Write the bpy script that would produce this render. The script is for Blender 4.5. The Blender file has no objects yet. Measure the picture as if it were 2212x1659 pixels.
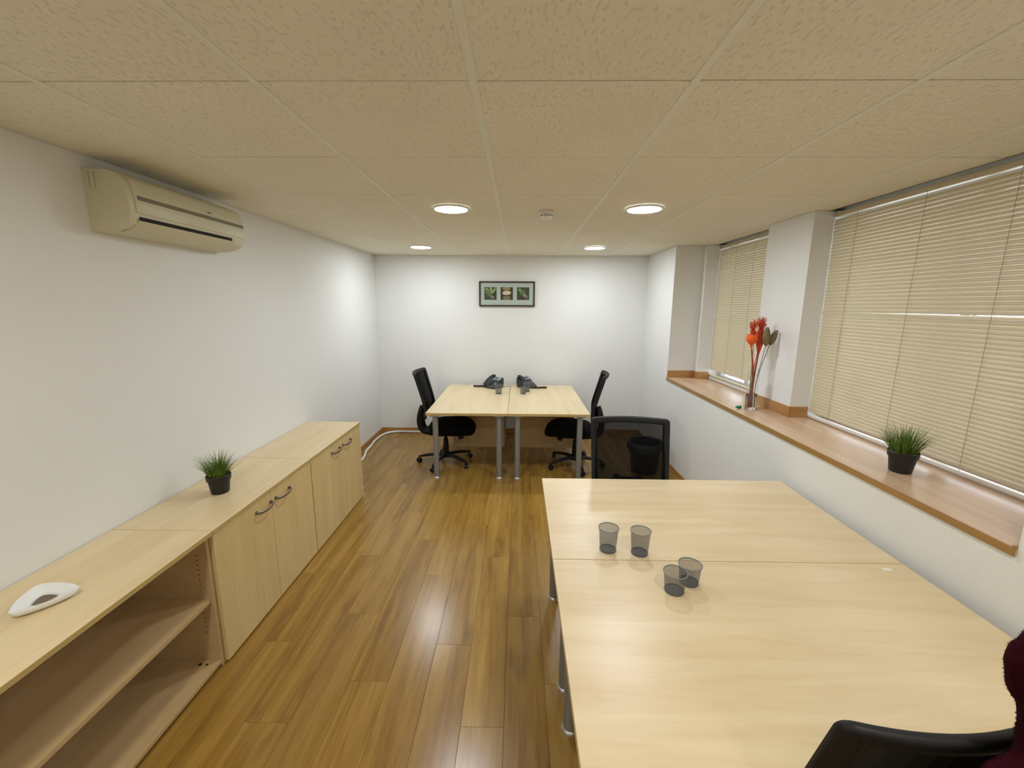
import bpy, bmesh, math, random
from mathutils import Vector, Matrix
random.seed(7)
PI = math.pi
C = bpy.context.scene.collection
scn = bpy.context.scene

# ------------------------------------------------------------------ camera
F_PX, PITCH, YAW, ROLL = 914.2, 0.1849, -0.0146, 0.0059
cp, sp, cy_, sy_, cr, sr = math.cos(PITCH), math.sin(PITCH), math.cos(YAW), math.sin(YAW), math.cos(ROLL), math.sin(ROLL)
R0 = Matrix(((1, 0, 0), (0, 0, -1), (0, 1, 0)))
RY = Matrix(((cy_, 0, -sy_), (0, 1, 0), (sy_, 0, cy_)))
RP = Matrix(((1, 0, 0), (0, cp, -sp), (0, sp, cp)))
RR = Matrix(((cr, -sr, 0), (sr, cr, 0), (0, 0, 1)))
RC = RR @ RP @ RY @ R0
cam_d = bpy.data.cameras.new('camera')
cam = bpy.data.objects.new('camera', cam_d); C.objects.link(cam)
cam_d.sensor_fit = 'HORIZONTAL'; cam_d.sensor_width = 36.0
cam_d.lens = 36.0 * F_PX / 2212.0
cam_d.clip_start = 0.02; cam_d.clip_end = 100
right, down, fwd = Vector(RC[0]), Vector(RC[1]), Vector(RC[2])
mw = Matrix.Identity(4)
for i in range(3):
    mw[i][0] = right[i]; mw[i][1] = -down[i]; mw[i][2] = -fwd[i]
mw[0][3], mw[1][3], mw[2][3] = 0.0, 0.0, 1.837
cam.matrix_world = mw
scn.camera = cam

# ------------------------------------------------------------------ world, light, exposure
scn.view_settings.view_transform = 'Standard'
scn.view_settings.look = 'None'
scn.view_settings.gamma = 1.0
scn.view_settings.use_curve_mapping = False
scn.view_settings.exposure = 0.0
w = bpy.data.worlds.new('overcast_sky'); scn.world = w; w.use_nodes = True
bg = w.node_tree.nodes['Background']
bg.inputs[0].default_value = (0.82, 0.89, 1.0, 1); bg.inputs[1].default_value = 3.0
LAMP = 118.0                       # radiance of the LED downlights
LAMP_COL = (0.92, 0.99, 1.08)
LAMP_R = 0.112
CEIL = 2.492
# the room's downlights that sit behind the camera's view
for lx, ly in ((-1.13, 0.417), (0.85, 0.417), (-1.13, -1.56), (0.85, -1.56)):
    ld = bpy.data.lights.new('downlight_lamp', 'AREA'); ld.shape = 'DISK'; ld.size = 2 * LAMP_R
    ld.energy = 0.90 * LAMP * PI * PI * LAMP_R ** 2; ld.color = (1.0, 0.985, 0.94)
    lo = bpy.data.objects.new('downlight_lamp', ld); C.objects.link(lo); lo.location = (lx, ly, CEIL - 0.012)

# ------------------------------------------------------------------ helpers
def lin(r, g, b):
    f = lambda c: (c / 255) / 12.92 if c / 255 <= 0.04045 else ((c / 255 + 0.055) / 1.055) ** 2.4
    return (f(r), f(g), f(b), 1.0)

def new_mat(name):
    m = bpy.data.materials.new(name); m.use_nodes = True
    return m, m.node_tree.nodes, m.node_tree.links, m.node_tree.nodes['Principled BSDF']

def mat(name, col, rough=0.5, metal=0.0, spec=0.5, var=0.0, vscale=8.0, bump=0.0, bscale=60.0, coat=0.0):
    m, N, L, b = new_mat(name)
    b.inputs['Base Color'].default_value = col
    b.inputs['Roughness'].default_value = rough
    b.inputs['Metallic'].default_value = metal
    b.inputs['Specular IOR Level'].default_value = spec
    b.inputs['Coat Weight'].default_value = coat
    tc = N.new('ShaderNodeTexCoord')
    if var > 0:
        n = N.new('ShaderNodeTexNoise'); n.inputs['Scale'].default_value = vscale; n.inputs['Detail'].default_value = 4
        L.new(tc.outputs['Object'], n.inputs['Vector'])
        r = N.new('ShaderNodeValToRGB')
        r.color_ramp.elements[0].position = 0.3; r.color_ramp.elements[1].position = 0.7
        r.color_ramp.elements[0].color = tuple(c * (1 - var) for c in col[:3]) + (1,)
        r.color_ramp.elements[1].color = tuple(min(1, c * (1 + var)) for c in col[:3]) + (1,)
        L.new(n.outputs['Fac'], r.inputs['Fac']); L.new(r.outputs['Color'], b.inputs['Base Color'])
    if bump > 0:
        n2 = N.new('ShaderNodeTexNoise'); n2.inputs['Scale'].default_value = bscale; n2.inputs['Detail'].default_value = 3
        L.new(tc.outputs['Object'], n2.inputs['Vector'])
        bp = N.new('ShaderNodeBump'); bp.inputs['Strength'].default_value = bump; bp.inputs['Distance'].default_value = 0.01
        L.new(n2.outputs['Fac'], bp.inputs['Height']); L.new(bp.outputs['Normal'], b.inputs['Normal'])
    return m

def wood(name, dark, mid, light, scale, rough, rand=0.0, streak=1.0, knots=False, coat=0.0):
    """grain stretched along one object axis: scale = (x, y, z) of the texture space"""
    m, N, L, b = new_mat(name)
    tc = N.new('ShaderNodeTexCoord'); oi = N.new('ShaderNodeObjectInfo')
    mul = N.new('ShaderNodeVectorMath'); mul.operation = 'SCALE'; mul.inputs[3].default_value = 37.0
    comb = N.new('ShaderNodeCombineXYZ')
    for k in range(3): L.new(oi.outputs['Random'], comb.inputs[k])
    L.new(comb.outputs[0], mul.inputs[0])
    add = N.new('ShaderNodeVectorMath'); add.operation = 'ADD'
    L.new(tc.outputs['Object'], add.inputs[0]); L.new(mul.outputs[0], add.inputs[1])
    mp = N.new('ShaderNodeMapping'); mp.inputs['Scale'].default_value = scale
    L.new(add.outputs[0], mp.inputs['Vector'])
    n1 = N.new('ShaderNodeTexNoise'); n1.inputs['Scale'].default_value = 1.0; n1.inputs['Detail'].default_value = 5; n1.inputs['Roughness'].default_value = 0.6
    n1.inputs['Distortion'].default_value = 0.6
    L.new(mp.outputs[0], n1.inputs['Vector'])
    n2 = N.new('ShaderNodeTexNoise'); n2.inputs['Scale'].default_value = 6.0; n2.inputs['Detail'].default_value = 3
    L.new(mp.outputs[0], n2.inputs['Vector'])
    mx = N.new('ShaderNodeMath'); mx.operation = 'MULTIPLY_ADD'; mx.inputs[1].default_value = 0.35 * streak
    L.new(n2.outputs['Fac'], mx.inputs[0]); L.new(n1.outputs['Fac'], mx.inputs[2])
    last = mx.outputs[0]
    if rand > 0:
        r2 = N.new('ShaderNodeMath'); r2.operation = 'MULTIPLY_ADD'; r2.inputs[1].default_value = rand
        L.new(oi.outputs['Random'], r2.inputs[0]); L.new(last, r2.inputs[2]); last = r2.outputs[0]
    rp = N.new('ShaderNodeValToRGB'); e = rp.color_ramp.elements
    off = 0.175 * streak + rand * 0.5
    e[0].position = 0.27 + off; e[0].color = dark; e[1].position = 0.75 + off; e[1].color = light
    em = e.new(0.5 + off); em.color = mid
    L.new(last, rp.inputs['Fac'])
    col = rp.outputs['Color']
    if knots:
        mp2 = N.new('ShaderNodeMapping'); mp2.inputs['Scale'].default_value = (7.0, 2.4, 1)
        L.new(add.outputs[0], mp2.inputs['Vector'])
        n3 = N.new('ShaderNodeTexNoise'); n3.inputs['Scale'].default_value = 1.0; n3.inputs['Detail'].default_value = 2.5
        L.new(mp2.outputs[0], n3.inputs['Vector'])
        kr = N.new('ShaderNodeValToRGB'); kr.color_ramp.elements[0].position = 0.62; kr.color_ramp.elements[1].position = 0.74
        kr.color_ramp.elements[0].color = (0, 0, 0, 1); kr.color_ramp.elements[1].color = (0.45, 0.45, 0.45, 1)
        L.new(n3.outputs['Fac'], kr.inputs['Fac'])
        mk = N.new('ShaderNodeMixRGB'); mk.inputs[2].default_value = tuple(c * 0.45 for c in dark[:3]) + (1,)
        L.new(kr.outputs['Color'], mk.inputs[0]); L.new(col, mk.inputs[1]); col = mk.outputs[0]
    L.new(col, b.inputs['Base Color'])
    b.inputs['Roughness'].default_value = rough
    b.inputs['Coat Weight'].default_value = coat; b.inputs['Coat Roughness'].default_value = 0.15
    return m

def finish(bm, name, m, parent=None, smooth=False, angle=None):
    bmesh.ops.recalc_face_normals(bm, faces=bm.faces)
    me = bpy.data.meshes.new(name); bm.to_mesh(me); bm.free()
    mats = m if isinstance(m, (list, tuple)) else [m]
    for k in mats: me.materials.append(k)
    if smooth:
        me.polygons.foreach_set('use_smooth', [True] * len(me.polygons))
        if angle: me.set_sharp_from_angle(angle=math.radians(angle))
    o = bpy.data.objects.new(name, me); C.objects.link(o)
    if parent is not None: o.parent = parent
    return o

def box(bm, x0, x1, y0, y1, z0, z1, mi=0):
    vs = [bm.verts.new(p) for p in ((x0, y0, z0), (x1, y0, z0), (x1, y1, z0), (x0, y1, z0), (x0, y0, z1), (x1, y0, z1), (x1, y1, z1), (x0, y1, z1))]
    for f in ((0, 3, 2, 1), (4, 5, 6, 7), (0, 1, 5, 4), (1, 2, 6, 5), (2, 3, 7, 6), (3, 0, 4, 7)):
        bm.faces.new([vs[i] for i in f]).material_index = mi
    return vs

def bevel(bm, r, seg=2):
    bmesh.ops.bevel(bm, geom=list(bm.edges), offset=r, segments=seg, affect='EDGES', profile=0.5, clamp_overlap=True)

def bbox(x0, x1, y0, y1, z0, z1, r=0.002, seg=2):
    bm = bmesh.new(); box(bm, x0, x1, y0, y1, z0, z1)
    if r > 0: bevel(bm, r, seg)
    return bm

def ring_bridge(bm, rings, closed=False, cap0=False, cap1=False, mi=0):
    n = len(rings[0]); m_ = len(rings)
    for i in range(m_ if closed else m_ - 1):
        a, b = rings[i], rings[(i + 1) % m_]
        for j in range(n):
            bm.faces.new((a[j], a[(j + 1) % n], b[(j + 1) % n], b[j])).material_index = mi
    if cap0: bm.faces.new(list(reversed(rings[0]))).material_index = mi
    if cap1: bm.faces.new(rings[-1]).material_index = mi

def lathe(bm, prof, n=24, c=(0, 0, 0), cap0=True, cap1=True, mi=0):
    rings = []
    for r, z in prof:
        rings.append([bm.verts.new((c[0] + max(r, 1e-4) * math.cos(2 * PI * k / n), c[1] + max(r, 1e-4) * math.sin(2 * PI * k / n), c[2] + z)) for k in range(n)])
    ring_bridge(bm, rings, False, cap0, cap1, mi)

def tube(bm, pts, rad, n=8, closed=False, caps=True, sx=1.0, sy=1.0, up=None, mi=0):
    """tube through pts; rad number or list; sx / sy squash the section"""
    pts = [Vector(p) for p in pts]; N_ = len(pts)
    rings = []; ref = Vector(up) if up else None
    for i, p in enumerate(pts):
        if closed: t = pts[(i + 1) % N_] - pts[i - 1]
        else: t = pts[min(i + 1, N_ - 1)] - pts[max(i - 1, 0)]
        t.normalize()
        if ref is None: ref = Vector((0, 0, 1)) if abs(t.z) < 0.9 else Vector((1, 0, 0))
        a = (ref - t * ref.dot(t))
        if a.length < 1e-6: a = t.orthogonal()
        a.normalize(); b = t.cross(a)
        if not up: ref = a
        r = rad[i] if isinstance(rad, (list, tuple)) else rad
        rings.append([bm.verts.new(p + a * (r * sx * math.cos(2 * PI * k / n)) + b * (r * sy * math.sin(2 * PI * k / n))) for k in range(n)])
    ring_bridge(bm, rings, closed, caps and not closed, caps and not closed, mi)

def cyl(bm, p0, p1, r, n=16, mi=0):
    tube(bm, [p0, p1], r, n, mi=mi)

def smoothpath(pts, k=6, closed=False):
    out = []; P = [Vector(p) for p in pts]; n = len(P)
    for i in range(n if closed else n - 1):
        p0 = P[(i - 1) % n] if (closed or i > 0) else P[0]; p1 = P[i]; p2 = P[(i + 1) % n]
        p3 = P[(i + 2) % n] if (closed or i + 2 < n) else P[-1]
        for s in range(k):
            t = s / k
            out.append(0.5 * ((2 * p1) + (p2 - p0) * t + (2 * p0 - 5 * p1 + 4 * p2 - p3) * t * t + (3 * p1 - p0 - 3 * p2 + p3) * t ** 3))
    if not closed: out.append(P[-1])
    return out

def prism(bm, poly, axis, a0, a1, mi=0):
    """extrude a 2-D polygon along an axis: 0 -> poly is (y,z), 1 -> (x,z), 2 -> (x,y)"""
    def P(q, a): return {0: (a, q[0], q[1]), 1: (q[0], a, q[1]), 2: (q[0], q[1], a)}[axis]
    r0 = [bm.verts.new(P(q, a0)) for q in poly]; r1 = [bm.verts.new(P(q, a1)) for q in poly]
    ring_bridge(bm, [r0, r1], False, True, True, mi)

def thing(name, label, cat, loc=(0, 0, 0), rz=0.0, group=None):
    o = bpy.data.objects.new(name, None); C.objects.link(o); o.empty_display_size = 0.1
    o.location = loc; o.rotation_euler = (0, 0, rz); o['label'] = label; o['category'] = cat
    if group: o['group'] = group
    return o

def tag(o, label, cat, group=None):
    o['label'] = label; o['category'] = cat
    if group: o['group'] = group
    return o

def struct(o):
    o['kind'] = 'structure'; return o

def children(o): return [c for c in bpy.data.objects if c.parent == o]

def dup(root, label, loc=None, rz=None, group=None):
    r = root.copy(); C.objects.link(r); r['label'] = label
    if loc is not None: r.location = loc
    if rz is not None: r.rotation_euler = (0, 0, rz)
    if group: r['group'] = group
    for ch in children(root):
        c = ch.copy(); C.objects.link(c); c.parent = r
        for g in children(ch):
            d = g.copy(); C.objects.link(d); d.parent = c
    return r

# ------------------------------------------------------------------ materials
M = {}
M['plaster'] = mat('white_plaster', lin(232, 232, 228), 0.75, spec=0.3, var=0.012, vscale=1.5, bump=0.10, bscale=90)
M['floor'] = wood('oak_laminate', lin(124, 89, 35), lin(151, 115, 50), lin(175, 139, 68), (13.0, 0.75, 13.0), 0.25, rand=0.08, streak=0.9, knots=True)
M['under'] = mat('screed', lin(60, 42, 22), 0.9)
M['sill'] = wood('oak_sill', lin(192, 160, 128), lin(205, 173, 141), lin(216, 185, 153), (14.0, 0.9, 14.0), 0.24, streak=0.8)
M['sill_edge'] = wood('oak_edging', lin(146, 108, 54), lin(158, 120, 64), lin(170, 132, 76), (8, 0.8, 8), 0.4)
M['base'] = wood('oak_baseboard', lin(160, 112, 60), lin(178, 132, 76), lin(192, 146, 92), (1.0, 1.0, 9.0), 0.4)
M['maple_x'] = wood('maple_laminate_across', lin(216, 192, 149), lin(224, 203, 163), lin(231, 212, 175), (1.1, 11.0, 11.0), 0.34, streak=0.7)
M['maple_y'] = wood('maple_laminate_along', lin(216, 192, 147), lin(224, 203, 160), lin(231, 212, 172), (11.0, 1.1, 11.0), 0.34, streak=0.7)
M['maple_z'] = wood('maple_laminate_upright', lin(208, 181, 126), lin(216, 191, 136), lin(223, 199, 147), (14.0, 14.0, 1.0), 0.38, streak=0.7)
M['carcass'] = wood('maple_carcass', lin(184, 155, 110), lin(192, 164, 119), lin(200, 173, 129), (10.0, 1.0, 10.0), 0.4, streak=0.6)
M['edge'] = mat('maple_edging', lin(190, 165, 106), 0.4, var=0.04, vscale=20)
M['silver'] = mat('silver_paint', lin(150, 152, 150), 0.38, metal=0.45)
M['foot'] = mat('aluminium_foot', lin(205, 205, 205), 0.28, metal=0.8)
M['gunmetal'] = mat('gunmetal_handle', lin(128, 122, 118), 0.35, metal=0.8)
M['black_plastic'] = mat('black_plastic', lin(15, 15, 16), 0.5, spec=0.35)
M['black_frame'] = mat('black_chair_frame', lin(17, 17, 18), 0.55, spec=0.35)
M['black_fabric'] = mat('black_seat_fabric', lin(10, 10, 11), 0.9, spec=0.15, bump=0.3, bscale=400)
M['castor'] = mat('caster_black', lin(18, 18, 19), 0.35)
M['tile'] = mat('mineral_fibre', (0.84, 0.795, 0.66, 1), 0.95, spec=0.1)
M['runner'] = mat('painted_grid', (0.80, 0.80, 0.68, 1), 0.55)
M['void'] = mat('ceiling_void', lin(70, 62, 50), 0.95)
M['cream'] = mat('aged_cream_plastic', lin(208, 203, 172), 0.42, var=0.015, vscale=3)
M['cream_dark'] = mat('cream_groove', lin(118, 112, 86), 0.6)
M['dark_slot'] = mat('dark_slot', lin(24, 18, 14), 0.8)
M['white_plastic'] = mat('white_plastic', lin(226, 224, 214), 0.35)
M['slat'] = mat('beige_slat', lin(210, 198, 168), 0.36, spec=0.5)
M['rail'] = mat('white_blind_rail', lin(226, 222, 212), 0.3)
M['headrail'] = mat('beige_headrail', lin(196, 184, 152), 0.45)
M['cord'] = mat('grey_ladder_cord', lin(150, 140, 118), 0.8)
M['window'] = mat('window_frame_white', lin(220, 220, 220), 0.4)
M['frame'] = mat('dark_wood_frame', lin(58, 30, 22), 0.35, var=0.2, vscale=40)
M['mat_board'] = mat('pale_mat_board', lin(176, 190, 178), 0.5)
M['ceramic'] = mat('white_ceramic', lin(236, 237, 236), 0.12, coat=0.5)
M['dish_well'] = mat('brown_residue', lin(112, 100, 84), 0.7)
M['pot'] = mat('black_pot', lin(24, 20, 19), 0.45)
M['soil'] = mat('dark_soil', lin(18, 14, 10), 0.95)
M['grass'] = mat('grass_blade', lin(90, 120, 36), 0.45, var=0.35, vscale=25)
M['bin'] = mat('black_bin', lin(20, 20, 22), 0.5)
M['bag'] = mat('grey_bin_liner', lin(52, 54, 58), 0.35)
M['phone'] = mat('charcoal_phone', lin(52, 56, 60), 0.38)
M['phone_dark'] = mat('dark_handset', lin(36, 38, 42), 0.38)
M['phone_grey'] = mat('grey_phone_bezel', lin(150, 154, 154), 0.4)
M['lcd'] = mat('phone_display', lin(86, 92, 88), 0.2)
M['coil'] = mat('maroon_coil', lin(46, 16, 18), 0.5)
M['cable_grey'] = mat('grey_cable', lin(120, 118, 108), 0.5)
M['conduit'] = mat('white_conduit', lin(226, 226, 218), 0.45)
M['orange'] = mat('orange_flower_cup', lin(236, 98, 20), 0.6)
M['red'] = mat('red_orange_curls', lin(204, 70, 22), 0.65, var=0.25, vscale=60)
M['stem'] = mat('rust_stem', lin(176, 84, 58), 0.6)
M['olive'] = mat('olive_pod', lin(118, 103, 66), 0.6, var=0.35, vscale=45)
M['olive_stem'] = mat('olive_stem', lin(112, 98, 78), 0.6)
M['green'] = mat('green_plastic', lin(20, 130, 86), 0.35)
M['paper'] = mat('white_paper', lin(238, 234, 222), 0.7)
M['coat'] = mat('maroon_fleece', lin(46, 10, 18), 0.95, spec=0.05, var=0.3, vscale=30)
M['wire_base'] = mat('dark_cup_base', lin(92, 98, 102), 0.4, metal=0.4)
M['wire_rim'] = mat('grey_cup_rim', lin(132, 134, 138), 0.35, metal=0.4)
M['stone_dark'] = mat('print_brown', lin(66, 46, 36), 0.5, var=0.3, vscale=50)
M['leaf_dark'] = mat('print_dark_green', lin(58, 68, 50), 0.5, var=0.4, vscale=40)
M['leaf_mid'] = mat('print_mid_green', lin(92, 112, 66), 0.5, var=0.3, vscale=60)
M['leaf_light'] = mat('print_light_green', lin(134, 158, 100), 0.5, var=0.2, vscale=60)
M['stone_cream'] = mat('print_cream', lin(206, 198, 168), 0.5, var=0.08, vscale=60)
M['stone_olive'] = mat('print_olive', lin(142, 132, 82), 0.5, var=0.25, vscale=60)
M['stone_grey'] = mat('print_taupe', lin(118, 112, 84), 0.5, var=0.3, vscale=60)

def emit(name, col, s):
    m, N, L, b = new_mat(name)
    b.inputs['Base Color'].default_value = (0.9, 0.9, 0.9, 1)
    b.inputs['Emission Color'].default_value = col + (1,); b.inputs['Emission Strength'].default_value = s
    return m
M['led'] = emit('led_diffuser', LAMP_COL, LAMP)

def glass(name, col=(1, 1, 1, 1), rough=0.0, ior=1.45):
    m, N, L, b = new_mat(name)
    b.inputs['Base Color'].default_value = col; b.inputs['Roughness'].default_value = rough
    b.inputs['Transmission Weight'].default_value = 1.0; b.inputs['IOR'].default_value = ior
    return m
M['glass'] = glass('clear_glass', (0.97, 0.99, 0.98, 1))
M['frost'] = glass('frosted_glass', (0.93, 0.96, 0.95, 1), 0.25)
M['pane'] = glass('window_glass', (1, 1, 1, 1), 0.0, 1.02)

def see_through(name, col, open_frac, rough, scale, metal=0.0, bands=True, soft=0.5):
    """open weave: the gaps of the weave are transparent, the threads are not"""
    m, N, L, b = new_mat(name)
    b.inputs['Base Color'].default_value = col; b.inputs['Roughness'].default_value = rough; b.inputs['Metallic'].default_value = metal
    tc = N.new('ShaderNodeTexCoord')
    wv = N.new('ShaderNodeTexWave'); wv.wave_type = 'BANDS'; wv.bands_direction = 'Z'
    wv.inputs['Scale'].default_value = scale; wv.inputs['Distortion'].default_value = 0.0
    L.new(tc.outputs['Object'], wv.inputs['Vector'])
    mr = N.new('ShaderNodeMapRange'); mr.inputs[3].default_value = open_frac * (1 - soft); mr.inputs[4].default_value = open_frac * (1 + soft)
    L.new(wv.outputs['Fac'], mr.inputs[0])
    tr = N.new('ShaderNodeBsdfTransparent'); mx = N.new('ShaderNodeMixShader')
    L.new(mr.outputs[0], mx.inputs[0]); L.new(b.outputs[0], mx.inputs[1]); L.new(tr.outputs[0], mx.inputs[2])
    L.new(mx.outputs[0], N['Material Output'].inputs['Surface'])
    return m
M['chair_mesh'] = see_through('black_chair_mesh', lin(6, 6, 6), 0.70, 0.85, 55.0, soft=0.12)
_nt = M['chair_mesh'].node_tree; _va = _nt.nodes.new('ShaderNodeVolumeAbsorption')
_va.inputs['Color'].default_value = (0, 0, 0, 1); _va.inputs['Density'].default_value = 520.0     # dense spacer fabric, 3 mm thick
_nt.links.new(_va.outputs[0], _nt.nodes['Material Output'].inputs['Volume'])
M['wire'] = see_through('grey_wire_mesh', lin(112, 116, 118), 0.46, 0.4, 120.0, metal=0.3, soft=0.25)

# fissured ceiling tile relief
def tile_relief(m):
    N, L = m.node_tree.nodes, m.node_tree.links; b = N['Principled BSDF']
    tc = N.new('ShaderNodeTexCoord'); oi = N.new('ShaderNodeObjectInfo')
    cb = N.new('ShaderNodeCombineXYZ'); L.new(oi.outputs['Random'], cb.inputs[0]); L.new(oi.outputs['Random'], cb.inputs[1])
    sc = N.new('ShaderNodeVectorMath'); sc.operation = 'SCALE'; sc.inputs[3].default_value = 50; L.new(cb.outputs[0], sc.inputs[0])
    ad = N.new('ShaderNodeVectorMath'); L.new(tc.outputs['Object'], ad.inputs[0]); L.new(sc.outputs[0], ad.inputs[1])
    mp = N.new('ShaderNodeMapping'); mp.inputs['Scale'].default_value = (95, 38, 40); L.new(ad.outputs[0], mp.inputs[0])
    n = N.new('ShaderNodeTexNoise'); n.inputs['Scale'].default_value = 1; n.inputs['Detail'].default_value = 2; L.new(mp.outputs[0], n.inputs['Vector'])
    r = N.new('ShaderNodeValToRGB'); r.color_ramp.elements[0].position = 0.30; r.color_ramp.elements[1].position = 0.42
    L.new(n.outputs['Fac'], r.inputs[0])
    bp = N.new('ShaderNodeBump'); bp.inputs['Strength'].default_value = 0.75; bp.inputs['Distance'].default_value = 0.004
    L.new(r.outputs[0], bp.inputs['Height']); L.new(bp.outputs[0], b.inputs['Normal'])
    # slight tone differences from tile to tile, worn darker patches
    n2 = N.new('ShaderNodeTexNoise'); n2.inputs['Scale'].default_value = 2.0; L.new(ad.outputs[0], n2.inputs['Vector'])
    r2 = N.new('ShaderNodeValToRGB'); base = b.inputs['Base Color'].default_value[:3]
    r2.color_ramp.elements[0].color = tuple(c * 0.93 for c in base) + (1,); r2.color_ramp.elements[1].color = tuple(c * 1.05 for c in base) + (1,)
    L.new(n2.outputs['Fac'], r2.inputs[0]); L.new(r2.outputs[0], b.inputs['Base Color'])
tile_relief(M['tile'])

# ------------------------------------------------------------------ room shell
XL, XR, YB, YF = -1.98, 1.745, 5.94, -2.90
ZS = 1.012                       # window sill top
XP, XB = 2.055, 2.205            # pier face, blind plane
YN0, YN1 = 1.37, 4.925           # ends of the window niche
# floor: slab and laminate boards
bm = bmesh.new(); box(bm, XL - 0.2, XR + 0.02, YF - 0.2, YB + 0.2, -0.12, -0.010)
floor = struct(finish(bm, 'floor', M['under']))
PW, PL = 0.193, 1.285
def plank_mesh(wd, ln):
    bm = bmesh.new(); g = 0.0004; c = 0.0008
    x, y = wd / 2 - g, ln / 2 - g
    lo = [bm.verts.new(p) for p in ((-x, -y, -0.010), (x, -y, -0.010), (x, y, -0.010), (-x, y, -0.010))]
    md = [bm.verts.new(p) for p in ((-x, -y, -c), (x, -y, -c), (x, y, -c), (-x, y, -c))]
    up = [bm.verts.new(p) for p in ((-x + c, -y + c, 0), (x - c, -y + c, 0), (x - c, y - c, 0), (-x + c, y - c, 0))]
    ring_bridge(bm, [lo, md, up], False, True, True)
    me = bpy.data.meshes.new('plank'); bmesh.ops.recalc_face_normals(bm, faces=bm.faces); bm.to_mesh(me); bm.free()
    me.materials.append(M['floor']); return me
pcache = {}
x = XL; col = 0
while x < XR - 0.01:
    wd = min(PW, XR - x); y = YF - (0.0, 0.46, 0.9, 0.22, 0.68)[col % 5] * 1.0
    while y < YB - 0.01:
        a, b_ = max(y, YF), min(y + PL, YB)
        if b_ - a > 0.03:
            k = (round(wd, 4), round(b_ - a, 4))
            if k not in pcache: pcache[k] = plank_mesh(*k)
            o = bpy.data.objects.new('plank', pcache[k]); C.objects.link(o); o.parent = floor
            o.location = (x + wd / 2, (a + b_) / 2, 0)
        y += PL
    x += PW; col += 1

# walls (they stop just under the hung ceiling)
ZC = CEIL - 0.0008
bm = bmesh.new(); box(bm, XL - 0.15, XL, YF - 0.15, YB + 0.15, -0.01, 2.60)
struct(finish(bm, 'wall_left', M['plaster']))
bm = bmesh.new(); box(bm, XL + 0.0005, XR + 0.75, YB, YB + 0.15, -0.01, 2.60)
struct(finish(bm, 'wall_back', M['plaster']))
bm = bmesh.new(); box(bm, XL + 0.0005, XR + 0.75, YF - 0.15, YF, -0.01, 2.60)
struct(finish(bm, 'wall_front', M['plaster']))
bm = bmesh.new()
box(bm, XR, XR + 0.72, YF + 0.0005, YB - 0.0005, -0.01, ZS - 0.031)            # under the windows
box(bm, XR, XR + 0.72, YF + 0.0005, YN0, ZS - 0.031, ZC)                        # near segment
box(bm, XR, XR + 0.72, YN1, YB - 0.0005, ZS - 0.031, ZC)                        # far segment
box(bm, XP, XR + 0.72, 4.845, YN1, ZS - 0.031, ZC)                              # stub beside the far window
box(bm, XP, XR + 0.72, 3.145, 3.69, ZS - 0.031, ZC)                             # pier between the windows
struct(finish(bm, 'wall_right', M['plaster']))
# sill board with a proud front edging strip
sill = struct(finish(bbox(XR - 0.004, 2.42, YN0 + 0.001, YN1 - 0.001, ZS - 0.030, ZS, 0.0015), 'trim_1', M['sill']))
finish(bbox(XR - 0.010, XR - 0.0045, YN0 + 0.001, YN1 - 0.001, ZS - 0.031, ZS + 0.0005, 0.001), 'edging_strip', M['sill_edge'], sill)
finish(bbox(XR - 0.004, XR + 0.080, YN0 + 0.001, YN0 + 0.016, ZS + 0.0006, ZS + 0.006, 0.001), 'end_strip', M['sill_edge'], sill)
# baseboards
H_B = 0.068
struct(finish(bbox(XL, XL + 0.012, 3.86, YB - 0.0125, 0, H_B, 0.002), 'baseboard_left', M['base']))
struct(finish(bbox(XL + 0.0005, XR - 0.0005, YB - 0.012, YB, 0, H_B, 0.002), 'baseboard_back', M['base']))
struct(finish(bbox(XR - 0.012, XR, YF + 0.02, YB - 0.0125, 0, H_B, 0.002), 'baseboard_right', M['base']))
# little baseboards round the niche on the sill
H_S = 0.082
def niche_board(n, x0, x1, y0, y1): struct(finish(bbox(x0, x1, y0, y1, ZS, ZS + H_S, 0.0015), 'trim_%d' % n, M['base']))
niche_board(2, XR + 0.002, XP, YN1 - 0.011, YN1)
niche_board(3, XP - 0.011, XP, 4.834, YN1 - 0.0115)
niche_board(4, XP + 0.0005, 2.185, 4.834, 4.845)
niche_board(5, XP - 0.011, XP, 3.134, 3.69)
niche_board(6, XP + 0.0005, 2.185, 3.134, 3.145)

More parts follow.
